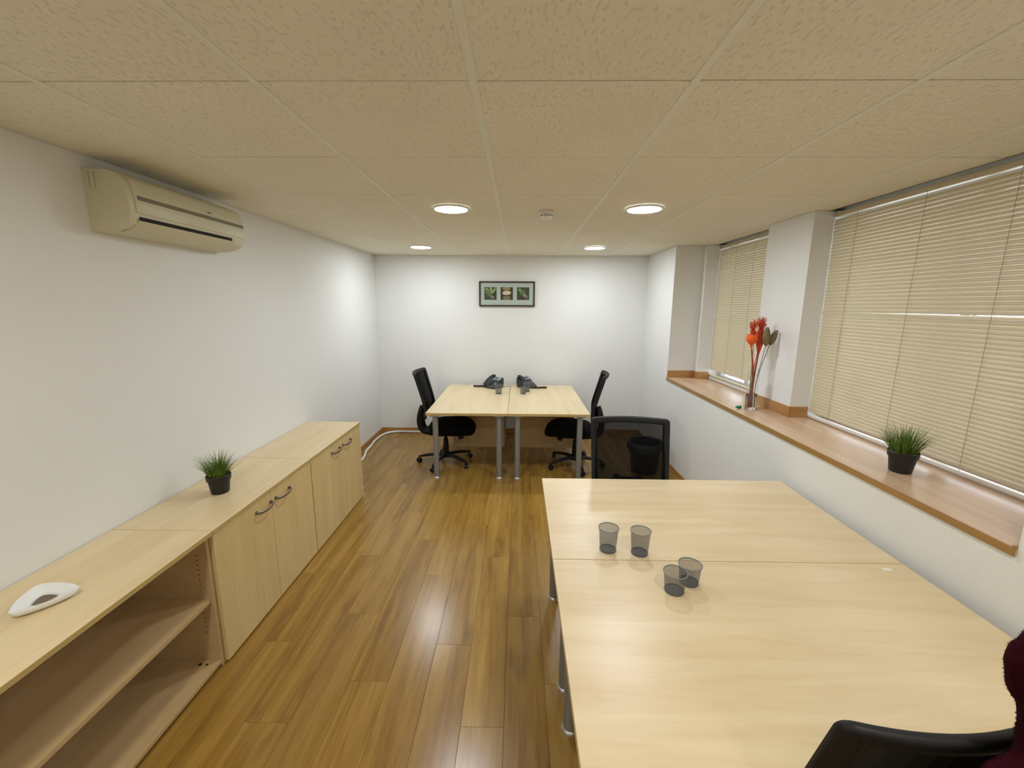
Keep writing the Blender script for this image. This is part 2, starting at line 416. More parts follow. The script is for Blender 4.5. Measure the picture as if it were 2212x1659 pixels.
# ceiling: void slab, grid runners along the room, butted tiles
bm = bmesh.new(); box(bm, XL + 0.0005, XR + 0.72, YF + 0.0005, YB - 0.0005, 2.545, 2.60)
ceiling = struct(finish(bm, 'ceiling', M['void']))
GX = [-1.4616 + 0.66 * i for i in range(6)]; XCE = 2.165
cols = [XL + 0.002] + GX + [XCE]
for gx in GX:
    finish(bbox(gx - 0.012, gx + 0.012, YF + 0.001, YB - 0.001, CEIL - 0.0015, CEIL + 0.03, 0.0006, 1), 'grid_runner', M['runner'], ceiling)
finish(bbox(XCE - 0.003, XCE, YF + 0.001, YB - 0.001, CEIL - 0.001, CEIL + 0.05, 0), 'edge_angle', M['cream_dark'], ceiling)
rows = [0.7467 + 0.66 * j for j in range(-6, 9)]
tcache = {}
for ci in range(len(cols) - 1):
    for rj in range(-1, len(rows)):
        y0 = rows[rj] if rj >= 0 else YF; y1 = rows[rj + 1] if rj + 1 < len(rows) else YB
        y0 = max(y0, YF + 0.001); y1 = min(y1, YB - 0.001)
        x0, x1 = cols[ci], cols[ci + 1]
        if y1 - y0 < 0.03 or x1 - x0 < 0.03: continue
        k = (round(x1 - x0, 4), round(y1 - y0, 4))
        if k not in tcache:
            a, b_ = k[0] / 2 - 0.0022, k[1] / 2 - 0.0030
            bm = bmesh.new(); box(bm, -a, a, -b_, b_, 0.0, 0.014)
            bevel(bm, 0.0015, 1)
            me = bpy.data.meshes.new('ceiling_tile'); bm.to_mesh(me); bm.free(); me.materials.append(M['tile']); tcache[k] = me
        o = bpy.data.objects.new('ceiling_tile', tcache[k]); C.objects.link(o); o.parent = ceiling
        o.location = ((x0 + x1) / 2, (y0 + y1) / 2, CEIL + 0.0005 + random.uniform(0, 0.0012))
        o.rotation_euler = (random.uniform(-0.0012, 0.0012), random.uniform(-0.0008, 0.0008), 0)
# lintel over the windows closes the ceiling void
bm = bmesh.new(); box(bm, 2.26, XR + 0.72, YF + 0.0005, YB - 0.0005, ZC, 2.545)
struct(finish(bm, 'trim_7', M['plaster']))

# windows behind the blinds
def window(n, y0, y1):
    fw = 0.05; bm = bmesh.new()
    box(bm, 2.31, 2.36, y0, y1, ZS, ZS + fw); box(bm, 2.31, 2.36, y0, y1, ZC - fw, ZC)
    box(bm, 2.31, 2.36, y0, y0 + fw, ZS + fw, ZC - fw); box(bm, 2.31, 2.36, y1 - fw, y1, ZS + fw, ZC - fw)
    ym = (y0 + y1) / 2; box(bm, 2.31, 2.36, ym - fw / 2, ym + fw / 2, ZS + fw, ZC - fw)
    wd = struct(finish(bm, 'window_%d' % n, M['window']))
    for a, b_ in ((y0 + fw, ym - fw / 2), (ym + fw / 2, y1 - fw)):
        bm = bmesh.new(); box(bm, 2.332, 2.338, a, b_, ZS + fw, ZC - fw); finish(bm, 'pane', M['pane'], wd)
window(1, YN0 + 0.001, 3.144)
window(2, 3.691, 4.844)

# ------------------------------------------------------------------ venetian blinds
def slat_mesh(ln, name='slat'):
    bm = bmesh.new(); wd = 0.0290; n = 6; t = 0.0006
    top, bot = [], []
    for i in range(n + 1):
        s = (i / n - 0.5); xx = s * wd; zz = 0.0055 * (1 - (2 * s) ** 2)
        top.append((xx, zz + t)); bot.append((xx, zz))
    poly = top + list(reversed(bot))
    prism(bm, poly, 1, -ln / 2, ln / 2)
    bmesh.ops.recalc_face_normals(bm, faces=bm.faces)
    me = bpy.data.meshes.new(name); bm.to_mesh(me); bm.free(); me.materials.append(M['slat']); return me

def blind(label, y0, y1, cords, droop=None, zlow=1.052, pack=0):
    yc, ln = (y0 + y1) / 2, y1 - y0
    t = thing('venetian_blind', label, 'blind', (XB, yc, ZS), 0, 'venetian blinds at the windows')
    finish(bbox(-0.016, 0.022, -ln / 2, ln / 2, 2.448 - ZS, 2.478 - ZS, 0.003), 'headrail', M['headrail'], t)
    finish(bbox(-0.016, 0.014, -ln / 2, ln / 2, 0.006, 0.028, 0.006, 3), 'bottom_rail', M['rail'], t)
    me = slat_mesh(ln - 0.001)
    pitch = 0.0225; z = 2.422; i = 0
    while z > zlow:
        o = bpy.data.objects.new('slat', me); C.objects.link(o); o.parent = t
        o.location = (0, random.uniform(-0.0005, 0.0005), z - ZS)
        o.rotation_euler = (random.uniform(-0.0006, 0.0006), math.radians(-61 + random.uniform(-2.5, 2.5)), random.uniform(-0.0015, 0.0015))
        if droop and abs(z - droop) < pitch / 2:        # one slat lies flatter and lets daylight through
            o.rotation_euler = (0.0115, math.radians(-56), 0.0); o.location.z -= 0.0052
        z -= pitch; i += 1
    for k in range(pack):                               # slats gathered at the bottom
        o = bpy.data.objects.new('slat', me); C.objects.link(o); o.parent = t
        o.location = (0, random.uniform(-0.003, 0.003), 0.036 + 0.006 * k); o.rotation_euler = (0, math.radians(-8 + random.uniform(-4, 4)), 0)
    for cyv in cords:
        bm = bmesh.new()
        cyl(bm, (-0.0145, cyv - yc, 0.02), (-0.0145, cyv - yc, 2.450 - ZS), 0.0010, 6)
        finish(bm, 'ladder_cord', M['cord'], t)
    return t
blind('wide beige venetian blind over the window beside the near desks, plant pot below', YN0 + 0.03, 3.142, (2.93, 2.46, 2.02, 1.56), droop=1.803)
blind('narrow beige venetian blind at the far window behind the vase of flowers', 3.712, 4.842, (4.47, 4.14, 3.85), zlow=1.125, pack=4)

# ------------------------------------------------------------------ ceiling fittings
def downlight(label, x, y):
    t = thing('downlight', label, 'ceiling light', (x, y, CEIL), 0, 'round LED downlights in the ceiling')
    bm = bmesh.new(); lathe(bm, [(LAMP_R + 0.001, 0.0), (0.124, 0.0), (0.1245, -0.004), (0.118, -0.010), (LAMP_R + 0.001, -0.0135)], 40, cap0=False, cap1=False)
    finish(bm, 'rim', M['white_plastic'], t, True, 40)
    bm = bmesh.new(); lathe(bm, [(LAMP_R, -0.002), (LAMP_R, -0.0095), (LAMP_R * 0.96, -0.0135)], 40)
    finish(bm, 'diffuser', M['led'], t, True, 40)
downlight('round lit downlight in the tile beside the air conditioner side, left of smoke detector', -0.472, 3.085)
downlight('round lit downlight to the right of the smoke detector, nearer the windows', 0.852, 3.075)
downlight('small-looking lit downlight at the far end near the left wall', -1.132, 5.06)
downlight('small-looking lit downlight at the far end, right of the picture', 0.865, 5.075)
t = thing('smoke_detector', 'white smoke detector between the two nearer downlights on the ceiling', 'smoke detector', (0.191, 3.19, CEIL))
bm = bmesh.new(); lathe(bm, [(0.052, 0), (0.052, -0.012), (0.047, -0.017)], 32); finish(bm, 'base', M['white_plastic'], t, True, 35)
bm = bmesh.new(); lathe(bm, [(0.040, -0.0172), (0.043, -0.024), (0.042, -0.040), (0.033, -0.050), (0.012, -0.053)], 32); finish(bm, 'dome', M['white_plastic'], t, True, 35)
for k in range(10):
    a = 2 * PI * k / 10 + 0.1
    bm = bmesh.new(); box(bm, -0.008, 0.008, -0.0015, 0.0015, -0.034, -0.029)
    o = finish(bm, 'vent_slot', M['dark_slot'], t); o.rotation_euler = (0, 0, a + PI / 2); o.location = (0.0425 * math.cos(a), 0.0425 * math.sin(a), 0)

# ------------------------------------------------------------------ air conditioner on the left wall
AY0, AY1, AZ = 2.022, 2.868, 2.158
t = thing('air_conditioner', 'cream wall air conditioner with two dark slots high on left wall', 'air conditioner', (XL, AY0, AZ))
LA = AY1 - AY0
prof = [(0.0, 0.0), (0.085, 0.004), (0.150, 0.018), (0.186, 0.040), (0.199, 0.075), (0.200, 0.130), (0.193, 0.190), (0.178, 0.232), (0.158, 0.256), (0.120, 0.272), (0.0, 0.276)]
def loft_y(bm, pf, stations, mi=0):
    """profile (x,z) lofted along y; stations (y, scale about the back-centre)"""
    rings = []
    for yy, s in stations:
        rings.append([bm.verts.new((q[0] * s, yy, 0.138 + (q[1] - 0.138) * (0.35 + 0.65 * s))) for q in pf])
    ring_bridge(bm, rings, False, True, True, mi)
bm = bmesh.new(); loft_y(bm, prof, [(0.016, 1.0), (LA - 0.05, 1.0), (LA - 0.03, 0.985), (LA - 0.012, 0.93), (LA, 0.80)])
finish(bm, 'casing', M['cream'], t, True, 30)
bm = bmesh.new(); loft_y(bm, prof, [(0.0, 0.97), (0.004, 0.995), (0.0155, 0.998)])
finish(bm, 'end_cap', M['cream'], t, True, 30)
# front panel stands proud of the casing
fp = [(0.1975, 0.088), (0.2045, 0.090), (0.2055, 0.130), (0.199, 0.190), (0.184, 0.233), (0.165, 0.252), (0.158, 0.250), (0.19, 0.19)]
bm = bmesh.new(); prism(bm, fp, 1, 0.030, LA - 0.030); bevel(bm, 0.002, 1); finish(bm, 'front_panel', M['cream'], t, True, 30)
def on_front(x, z, y0, y1, hh, th, name, m):
    return finish(bbox(x, x + th, y0, y1, z - hh / 2, z + hh / 2, 0.0008, 1), name, m, t)
on_front(0.1995, 0.158, 0.042, LA - 0.034, 0.019, 0.0050, 'intake_groove', M['cream_dark'])
on_front(0.1955, 0.066, 0.045, LA - 0.150, 0.018, 0.0045, 'air_outlet', M['dark_slot'])
lv = [(0.1965, 0.056), (0.1995, 0.058), (0.180, 0.030), (0.150, 0.014), (0.110, 0.0030), (0.108, 0.0055), (0.150, 0.0185)]
bm = bmesh.new(); prism(bm, lv, 1, 0.040, LA - 0.120); finish(bm, 'louver', M['cream'], t, True, 40)
on_front(0.2015, 0.187, 0.50, 0.530, 0.008, 0.0012, 'badge', M['cream_dark'])
for yy in (0.03, 0.055):
    bm = bmesh.new(); box(bm, yy, yy + 0.002, -0.0006, 0.0004, 0.19, 0.262); finish(bm, 'side_seam', M['cream_dark'], t)

# ------------------------------------------------------------------ framed picture
PX0, PX1, PZ0, PZ1 = -0.545, 0.219, 1.815, 2.152
t = thing('framed_picture', 'dark framed picture of leaves and stones on the far wall', 'picture', ((PX0 + PX1) / 2, YB, PZ0))
pw, ph, fwid = (PX1 - PX0), (PZ1 - PZ0), 0.019
for nm, (a, b_, c, d) in (('frame_rail', (-pw / 2, pw / 2, 0, fwid)), ('frame_rail', (-pw / 2, pw / 2, ph - fwid, ph)), ('frame_stile', (-pw / 2, -pw / 2 + fwid, fwid, ph - fwid)), ('frame_stile', (pw / 2 - fwid, pw / 2, fwid, ph - fwid))):
    finish(bbox(a, b_, -0.030, -0.002, c, d, 0.0015, 1), nm, M['frame'], t)
finish(bbox(-pw / 2 + fwid, pw / 2 - fwid, -0.014, -0.003, fwid, ph - fwid, 0), 'mat_board', M['mat_board'], t)
def blob(cx, cz, rx, rz, rot=0, n=18, p=2.0, j=0.0):
    out = []
    for k in range(n):
        a = 2 * PI * k / n; ca, sa = math.cos(a), math.sin(a)
        xx = rx * math.copysign(abs(ca) ** (2 / p), ca) * (1 + random.uniform(-j, j)); zz = rz * math.copysign(abs(sa) ** (2 / p), sa) * (1 + random.uniform(-j, j))
        out.append((cx + xx * math.cos(rot) - zz * math.sin(rot), cz + xx * math.sin(rot) + zz * math.cos(rot)))
    return out
def clip(poly, h):
    return [(max(-h, min(h, a)), max(-h, min(h, b_))) for a, b_ in poly]
def photo(cx, cz, bgm, shapes):
    h = 0.0845; mats = [bgm]; bm = bmesh.new(); box(bm, -h, h, -0.001, 0.0, -h, h)
    for i, (m_, poly) in enumerate(shapes):
        mats.append(m_); prism(bm, clip(poly, h - 0.0005), 1, -0.0012 - 0.0003 * i - 0.0002, -0.001 - 0.0003 * i, i + 1)
    o = finish(bm, 'photo_print', mats, t); o.location = (cx - (PX0 + PX1) / 2, -0.0142, cz - PZ0)
photo(-0.390, 1.988, M['leaf_dark'], [(M['stone_dark'], [(0.02, -0.0845), (0.0845, -0.0845), (0.0845, 0.02), (0.04, 0.01)]), (M['leaf_mid'], [(-0.0845, 0.075), (-0.02, 0.06), (0.05, -0.07), (0.03, -0.08), (-0.05, -0.01), (-0.0845, 0.02)]), (M['leaf_light'], blob(0.012, 0.045, 0.018, 0.05, 0.35)), (M['leaf_light'], blob(0.050, 0.040, 0.014, 0.048, -0.55)), (M['stone_cream'], blob(-0.045, 0.058, 0.024, 0.005, -0.4)), (M['stone_cream'], blob(0.035, -0.045, 0.018, 0.005, -0.75))])
photo(-0.166, 1.988, M['stone_dark'], [(M['stone_grey'], blob(0.0, -0.062, 0.052, 0.034, 0, p=2.6, j=0.05)), (M['stone_cream'], blob(0.0, 0.010, 0.058, 0.028, 0.05, p=2.4, j=0.03)), (M['stone_olive'], blob(-0.004, 0.064, 0.054, 0.020, 0, p=2.6, j=0.03))])
photo(0.058, 1.988, M['leaf_dark'], [(M['stone_dark'], blob(-0.01, -0.065, 0.05, 0.03, 0.3)), (M['leaf_mid'], [(-0.07, 0.07), (-0.04, 0.075), (0.0, 0.04), (0.02, 0.055), (0.025, 0.01), (0.0, -0.03), (-0.03, -0.02), (-0.05, 0.03)]), (M['leaf_light'], blob(-0.045, 0.045, 0.014, 0.022, 0.5)), (M['stone_grey'], [(0.02, -0.04), (0.03, -0.01), (0.07, -0.03), (0.055, -0.07), (0.035, -0.06)]), (M['stone_cream'], blob(0.020, -0.022, 0.006, 0.026, -0.35))])

# ------------------------------------------------------------------ cabinets along the left wall
CH, CD0, CF = 0.747, XL + 0.006, -1.487            # height, back, front of the doors
TT = 0.022
def carcass(t, L_, shelf_z, open_front):
    d = CF - CD0                                    # local: x from 0 (back) to d (front), y 0..L_
    fr = d - 0.021                                  # carcass front, doors in front of it
    finish(bbox(0, d + 0.004, 0.0008, L_ - 0.0008, CH - TT, CH, 0.0012), 'top_panel', M['maple_y'], t)
    finish(bbox(d + 0.0041, d + 0.0049, 0.0015, L_ - 0.0015, CH - TT + 0.0008, CH - 0.0012, 0), 'edge_band', M['edge'], t)
    finish(bbox(0, fr, 0.001, 0.019, 0.004, CH - TT - 0.0004, 0.001), 'side_panel', M['carcass'], t)
    finish(bbox(0, fr, L_ - 0.019, L_ - 0.001, 0.004, CH - TT - 0.0004, 0.001), 'side_panel', M['carcass'], t)
    finish(bbox(0, fr, 0.0195, L_ - 0.0195, 0.022, 0.042, 0.001), 'bottom_panel', M['carcass'], t)
    finish(bbox(0.004, 0.010, 0.0195, L_ - 0.0195, 0.0425, CH - TT - 0.0006, 0), 'back_panel', M['carcass'], t)
    finish(bbox(0.0105, fr - 0.012, 0.0196, L_ - 0.0196, shelf_z - 0.022, shelf_z, 0.001), 'shelf', M['carcass'], t)
    finish(bbox(0.03, fr - 0.03, 0.03, L_ - 0.03, 0.0, 0.0215, 0), 'plinth', M['black_plastic'], t)
def door(t, y0, y1, hy0, hy1):
    d = CF - CD0
    dr = finish(bbox(d - 0.020, d - 0.001, y0, y1, 0.014, CH - TT - 0.004, 0.0012), 'door', M['maple_z'], t)
    bm = bmesh.new(); hz = 0.658
    pts = smoothpath([(d - 0.001, hy0 + 0.006, hz + 0.004), (d + 0.016, hy0 + 0.008, hz + 0.002), (d + 0.029, hy0 + 0.035, hz - 0.002), (d + 0.033, (hy0 + hy1) / 2, hz - 0.004), (d + 0.029, hy1 - 0.035, hz - 0.002), (d + 0.016, hy1 - 0.008, hz + 0.002), (d - 0.001, hy1 - 0.006, hz + 0.004)], 5)
    tube(bm, pts, 0.0062, 10, sx=1.25, sy=0.8)
    for hy in (hy0 + 0.006, hy1 - 0.006):
        cyl(bm, (d - 0.0012, hy, hz + 0.004), (d + 0.006, hy, hz + 0.004), 0.0095, 14)
    finish(bm, 'handle', M['gunmetal'], dr, True, 50)
GRP = 'low maple cabinets along the left wall'
t = thing('open_shelf_cabinet', 'low maple cabinet with open doorless shelves, white dish on top', 'cabinet', (CD0, 0.885, 0), 0, GRP)
carcass(t, 0.985, 0.392, True)
fr = CF - CD0 - 0.021
for zz in [0.47 + 0.026 * k for k in range(7)] + [0.20 + 0.027 * k for k in range(5)]:
    bm = bmesh.new(); cyl(bm, (fr - 0.055, 0.985 - 0.0188, zz), (fr - 0.055, 0.985 - 0.0202, zz), 0.0030, 8); finish(bm, 'peg_hole', M['dark_slot'], t)
for xx, rr in ((fr - 0.085, 0.0085), (fr - 0.050, 0.0065)):
    bm = bmesh.new(); lathe(bm, [(rr, 0.0418), (rr, 0.0428)], 14, (xx, 0.985 - 0.055, 0)); finish(bm, 'fixing_hole', M['dark_slot'], t)
t = thing('door_cabinet', 'low two-door maple cabinet with the grass pot on top, beside open shelves', 'cabinet', (CD0, 1.872, 0), 0, GRP)
carcass(t, 0.990, 0.39, False)
door(t, 0.004, 0.4935, 0.335, 0.488); door(t, 0.4965, 0.986, 0.530, 0.692)
t = thing('door_cabinet', 'farthest two-door maple cabinet of the row, nothing standing on it', 'cabinet', (CD0, 2.864, 0), 0, GRP)
carcass(t, 0.962, 0.39, False)
door(t, 0.004, 0.4935, 0.335, 0.488); door(t, 0.4965, 0.958, 0.545, 0.715)

# ------------------------------------------------------------------ desks
DH, DT = 0.730, 0.028
def desk(label, x0, x1, y0, y1, legs, m, rails, panel=None, group=None):
    cx, cyv = (x0 + x1) / 2, (y0 + y1) / 2
    t = thing('office_desk', label, 'desk', (cx, cyv, 0), 0, group)
    hx, hy = (x1 - x0) / 2, (y1 - y0) / 2
    bm = bbox(-hx + 0.0008, hx - 0.0008, -hy + 0.0008, hy - 0.0008, DH - DT, DH, 0.0015)
    finish(bm, 'desktop', m, t)
    finish(bbox(-hx + 0.002, hx - 0.002, -hy + 0.0001, -hy + 0.0007, DH - DT + 0.001, DH - 0.0015, 0), 'edge_band', M['edge'], t)
    finish(bbox(-hx + 0.0001, -hx + 0.0007, -hy + 0.002, hy - 0.002, DH - DT + 0.001, DH - 0.0015, 0), 'edge_band', M['edge'], t)
    for lx, ly in legs:
        bm = bmesh.new(); cyl(bm, (lx - cx, ly - cyv, 0.012), (lx - cx, ly - cyv, DH - DT - 0.0125), 0.0300, 24)
        lg = finish(bm, 'leg', M['silver'], t, True, 40)
        bm = bmesh.new(); lathe(bm, [(0.038, 0.0), (0.0385, 0.006), (0.034, 0.014), (0.0305, 0.017)], 24, (lx - cx, ly - cyv, 0)); finish(bm, 'foot_cap', M['foot'], lg, True, 40)
        bm = bmesh.new(); box(bm, lx - cx - 0.05, lx - cx + 0.05, ly - cyv - 0.05, ly - cyv + 0.05, DH - DT - 0.012, DH - DT - 0.0003); finish(bm, 'top_plate', M['silver'], lg)
    for (ax, ay, bx, by) in rails:
        bm = bmesh.new()
        if abs(ax - bx) > abs(ay - by): box(bm, ax - cx, bx - cx, ay - cyv - 0.012, ay - cyv + 0.012, DH - DT - 0.052, DH - DT - 0.0128)
        else: box(bm, ax - cx - 0.012, ax - cx + 0.012, ay - cyv, by - cyv, DH - DT - 0.052, DH - DT - 0.0128)
        finish(bm, 'rail', M['silver'], t)
    if panel:
        a, b_, c, z0, z1 = panel
        finish(bbox(a - cx, b_ - cx, c - cyv - 0.009, c - cyv + 0.009, z0, z1, 0.001), 'modesty_panel', M['carcass'], t)
    return t
FY0, FY1 = 4.245, 5.850
desk('far maple desk nearest the left wall, phone with coiled cord on its left', -0.960, -0.107, FY0, FY1,
     [(-0.868, 4.300), (-0.196, 4.300), (-0.868, 5.795), (-0.196, 5.795)], M['maple_y'],
     [(-0.868, 4.331, -0.868, 5.764), (-0.196, 4.331, -0.196, 5.764)], (-0.800, -0.165, 5.05, 0.092, 0.699), 'pair of desks by the far wall')
desk('far maple desk nearest the windows, two mesh cups beside its phone', -0.105, 0.750, FY0, FY1,
     [(-0.002, 4.300), (0.652, 4.300), (-0.002, 5.795), (0.652, 5.795)], M['maple_y'],
     [(-0.002, 4.331, -0.002, 5.764), (0.652, 4.331, 0.652, 5.764)], (0.026, 0.690, 5.05, 0.092, 0.699), 'pair of desks by the far wall')
NX0, NX1 = 0.160, 1.695
desk('maple desk in front of the mesh chair, two tall mesh cups on it', NX0, NX1, 1.707, 2.598,
     [(0.240, 2.412), (0.240, 1.765), (1.610, 2.412), (1.610, 1.765)], M['maple_x'],
     [(0.272, 2.412, 1.578, 2.412), (0.272, 1.765, 1.578, 1.765)], None, 'pair of desks under the window')
desk('nearest maple desk, two short mesh cups and paper scrap on it', NX0, NX1, 0.835, 1.705,
     [(0.240, 1.560), (0.240, 0.925), (1.610, 1.560), (1.610, 0.925)], M['maple_x'],
     [(0.272, 1.560, 1.578, 1.560), (0.272, 0.925, 1.578, 0.925)], None, 'pair of desks under the window')
tag(finish(bbox(1.572, 1.608, 1.655, 1.672, DH + 0.0001, DH + 0.0012, 0), 'paper_scrap', M['paper']), 'tiny white paper scrap at the window edge of the nearest desk', 'paper')

# ------------------------------------------------------------------ task chairs (local: faces +y)
def back_y(z, u):
    k = max(0.0, z - 0.70); s = k * k / (k + 0.035) if k > 0 else 0.0
    return -0.172 - 0.30 * s - 0.055 * (1 - u * u)
def back_w(z): return 0.246 + 0.028 * (z - 0.62)
ZB0, ZB1 = 0.585, 1.100
def rrect(ins, n=7):
    """rounded rectangle loop of the backrest in (x,z) with its outward normals"""
    r = 0.024; out = []
    for qx, qz, a0 in ((1, 1, 0), (-1, 1, 90), (-1, -1, 180), (1, -1, 270)):
        zc = (ZB1 - r) if qz > 0 else (ZB0 + r)
        for k in range(n + 1):
            a = math.radians(a0 + 90 * k / n)
            z = zc + (r - ins) * math.sin(a); x = qx * (back_w(zc) - r) + (r - ins) * math.cos(a)
            out.append((x, z, math.cos(a), math.sin(a)))
    res = []
    for i in range(len(out)):
        a, b_ = out[i], out[(i + 1) % len(out)]
        d = math.hypot(a[0] - b_[0], a[1] - b_[1]); m_ = max(1, int(d / 0.03))
        for k in range(m_):
            s = k / m_; res.append(tuple(a[j] + (b_[j] - a[j]) * s for j in range(4)))
    return res
def superell(bm, c, r, p=2.6, nu=28, nv=12, fn=None):
    rings = []
    f = lambda q, e: math.copysign(abs(q) ** e, q)
    e = 2 / p
    for i in range(1, nv):
        ph = -PI / 2 + PI * i / nv; ring = []
        for k in range(nu):
            th = 2 * PI * k / nu
            v = Vector((c[0] + r[0] * f(math.cos(ph), 0.6) * f(math.cos(th), e), c[1] + r[1] * f(math.cos(ph), 0.6) * f(math.sin(th), e), c[2] + r[2] * f(math.sin(ph), 0.8)))
            ring.append(bm.verts.new(fn(v) if fn else v))
        rings.append(ring)
    ring_bridge(bm, rings, False, True, True)
def make_chair(label, loc, rz, group):
    t = thing('office_chair', label, 'chair', loc, rz, group)
    bm = bmesh.new(); rings = []
    for x, z, nx, nz in rrect(0.021):
        ring = []
        for k in range(12):
            a = 2 * PI * k / 12; f = lambda q: math.copysign(abs(q) ** 0.7, q)
            du, dy = 0.021 * f(math.cos(a)), 0.0145 * f(math.sin(a))
            xx, zz = x + nx * du, z + nz * du
            ring.append(bm.verts.new((xx, back_y(zz, xx / 0.25) + dy, zz)))
        rings.append(ring)
    ring_bridge(bm, rings, True); finish(bm, 'backrest_frame', M['black_frame'], t, True, 60)
    bm = bmesh.new(); gs = []
    for off in (0.0055, 0.0025):
        g = []
        for i in range(13):
            z = ZB0 + 0.025 + (ZB1 - ZB0 - 0.05) * i / 12
            g.append([bm.verts.new((u * (back_w(z) - 0.024), back_y(z, u) + off, z)) for u in [-1 + 2 * k / 12 for k in range(13)]])
        gs.append(g)
    for g in gs:
        for i in range(12):
            for k in range(12): bm.faces.new((g[i][k], g[i][k + 1], g[i + 1][k + 1], g[i + 1][k]))
    f_, b2_ = gs
    edge = [(0, k) for k in range(12)] + [(i, 12) for i in range(12)] + [(12, 12 - k) for k in range(12)] + [(12 - i, 0) for i in range(12)]
    for j in range(len(edge)):
        p, q = edge[j], edge[(j + 1) % len(edge)]
        bm.faces.new((f_[p[0]][p[1]], f_[q[0]][q[1]], b2_[q[0]][q[1]], b2_[p[0]][p[1]]))
    finish(bm, 'mesh_panel', M['chair_mesh'], t, True, 50)
    bm = bmesh.new(); superell(bm, (0, -0.254, 0.655), (0.135, 0.014, 0.045), 3, 24, 8, lambda v: Vector((v.x, v.y + 0.5 * v.x * v.x, v.z)))
    finish(bm, 'lumbar_pad', M['black_plastic'], t, True)
    bm = bmesh.new()
    for s in (-1, 1):
        tube(bm, smoothpath([(s * 0.075, -0.240, 0.700), (s * 0.07, -0.275, 0.60), (s * 0.062, -0.285, 0.49), (s * 0.055, -0.245, 0.405), (s * 0.05, -0.10, 0.372), (s * 0.05, 0.02, 0.370)], 5), 0.026, 10, sx=0.8, sy=1.3)
    finish(bm, 'back_bracket', M['black_plastic'], t, True, 60)
    def droop(v):
        k = max(0.0, v.y - 0.16); v.z -= 1.1 * k * k; e = max(0.0, -0.06 - v.y); v.z += 0.35 * e * e; return v
    bm = bmesh.new(); superell(bm, (0, 0.085, 0.452), (0.245, 0.265, 0.078), 3.6, 40, 14, droop); finish(bm, 'seat', M['black_fabric'], t, True)
    finish(bbox(-0.085, 0.085, -0.06, 0.16, 0.345, 0.392, 0.012, 3), 'tilt_mechanism', M['black_plastic'], t)
    bm = bmesh.new(); cyl(bm, (0.08, 0.02, 0.365), (0.20, 0.03, 0.358), 0.006, 8); cyl(bm, (0.19, 0.03, 0.3585), (0.255, 0.034, 0.350), 0.012, 10); finish(bm, 'lever', M['black_plastic'], t, True, 50)
    bm = bmesh.new(); cyl(bm, (0, 0.155, 0.370), (0, 0.185, 0.300), 0.030, 14); finish(bm, 'tension_knob', M['black_plastic'], t, True, 40)
    bm = bmesh.new(); lathe(bm, [(0.034, 0.110), (0.034, 0.225), (0.029, 0.23), (0.029, 0.30), (0.019, 0.305), (0.019, 0.346)], 20); finish(bm, 'gas_column', M['black_plastic'], t, True, 40)
    bm = bmesh.new(); lathe(bm, [(0.030, 0.070), (0.052, 0.078), (0.055, 0.115), (0.040, 0.135), (0.0345, 0.137)], 24); finish(bm, 'hub', M['black_plastic'], t, True, 40)
    for k in range(5):
        a = -PI / 2 + 2 * PI * k / 5; ca, sa = math.cos(a), math.sin(a)
        pts = [(ca * q, sa * q, z) for q, z in ((0.045, 0.103), (0.12, 0.105), (0.22, 0.094), (0.30, 0.078), (0.325, 0.074))]
        bm = bmesh.new(); tube(bm, pts, [0.024, 0.023, 0.020, 0.017, 0.013], 10, sx=0.8, sy=1.15, up=(0, 0, 1))
        lg = finish(bm, 'leg', M['black_plastic'], t, True, 60)
        bm = bmesh.new(); cxx, cyy = ca * 0.318, sa * 0.318; b2 = a + 0.9 + k * 0.7; tx, ty = -math.sin(b2), math.cos(b2)
        for s in (-1, 1):
            tube(bm, [(cxx + s * tx * q, cyy + s * ty * q, 0.029) for q in (0.006, 0.009, 0.021, 0.024)], [0.024, 0.0285, 0.0285, 0.022], 18)
        cyl(bm, (cxx, cyy, 0.03), (cxx, cyy, 0.070), 0.009, 10)
        finish(bm, 'caster', M['castor'], lg, True, 40)
    return t
GC = 'black mesh office chairs'
ch = make_chair('black mesh chair tucked under the left side of far desks', (-0.84, 4.74, 0), math.radians(-90), GC)
dup(ch, 'black mesh chair seen edge-on at the window side of far desks', (0.665, 4.69, 0), math.radians(80), GC)
dup(ch, 'black mesh chair facing the camera behind the desk with tall mesh cups', (0.728, 2.460, 0), math.radians(176), GC)
dup(ch, 'nearest black mesh chair, cut off by the photo bottom, maroon coat on it', (0.808, 0.962, 0), math.radians(8), GC)

# ------------------------------------------------------------------ maroon fleece on the nearest chair
t = thing('fleece_coat', 'fuzzy maroon fleece coat hung over the corner of the nearest chair', 'coat', (1.05, 0.62, 0.55))
bm = bmesh.new()
def ell(c, r, tw=0.0):
    ret = bmesh.ops.create_icosphere(bm, subdivisions=4, radius=1.0)
    for v in ret['verts']:
        v.co = Vector((v.co.x * r[0], v.co.y * r[1], v.co.z * r[2]))
        v.co = Matrix.Rotation(tw, 3, 'Y') @ v.co + Vector(c)
ox, oy, oz = 1.05, 0.62, 0.55
ell((0.920 - ox, 0.590 - oy, 1.268 - oz), (0.128, 0.056, 0.112))
ell((0.958 - ox, 0.590 - oy, 1.175 - oz), (0.128, 0.052, 0.130))
ell((0.940 - ox, 0.572 - oy, 1.060 - oz), (0.190, 0.044, 0.085))
ell((0.965 - ox, 0.566 - oy, 0.970 - oz), (0.262, 0.042, 0.150))
ell((0.985 - ox, 0.564 - oy, 0.790 - oz), (0.260, 0.042, 0.220))
cloth = finish(bm, 'cloth', M['coat'], t, True)
md = cloth.modifiers.new('union', 'REMESH'); md.mode = 'VOXEL'; md.voxel_size = 0.011; md.use_smooth_shade = True
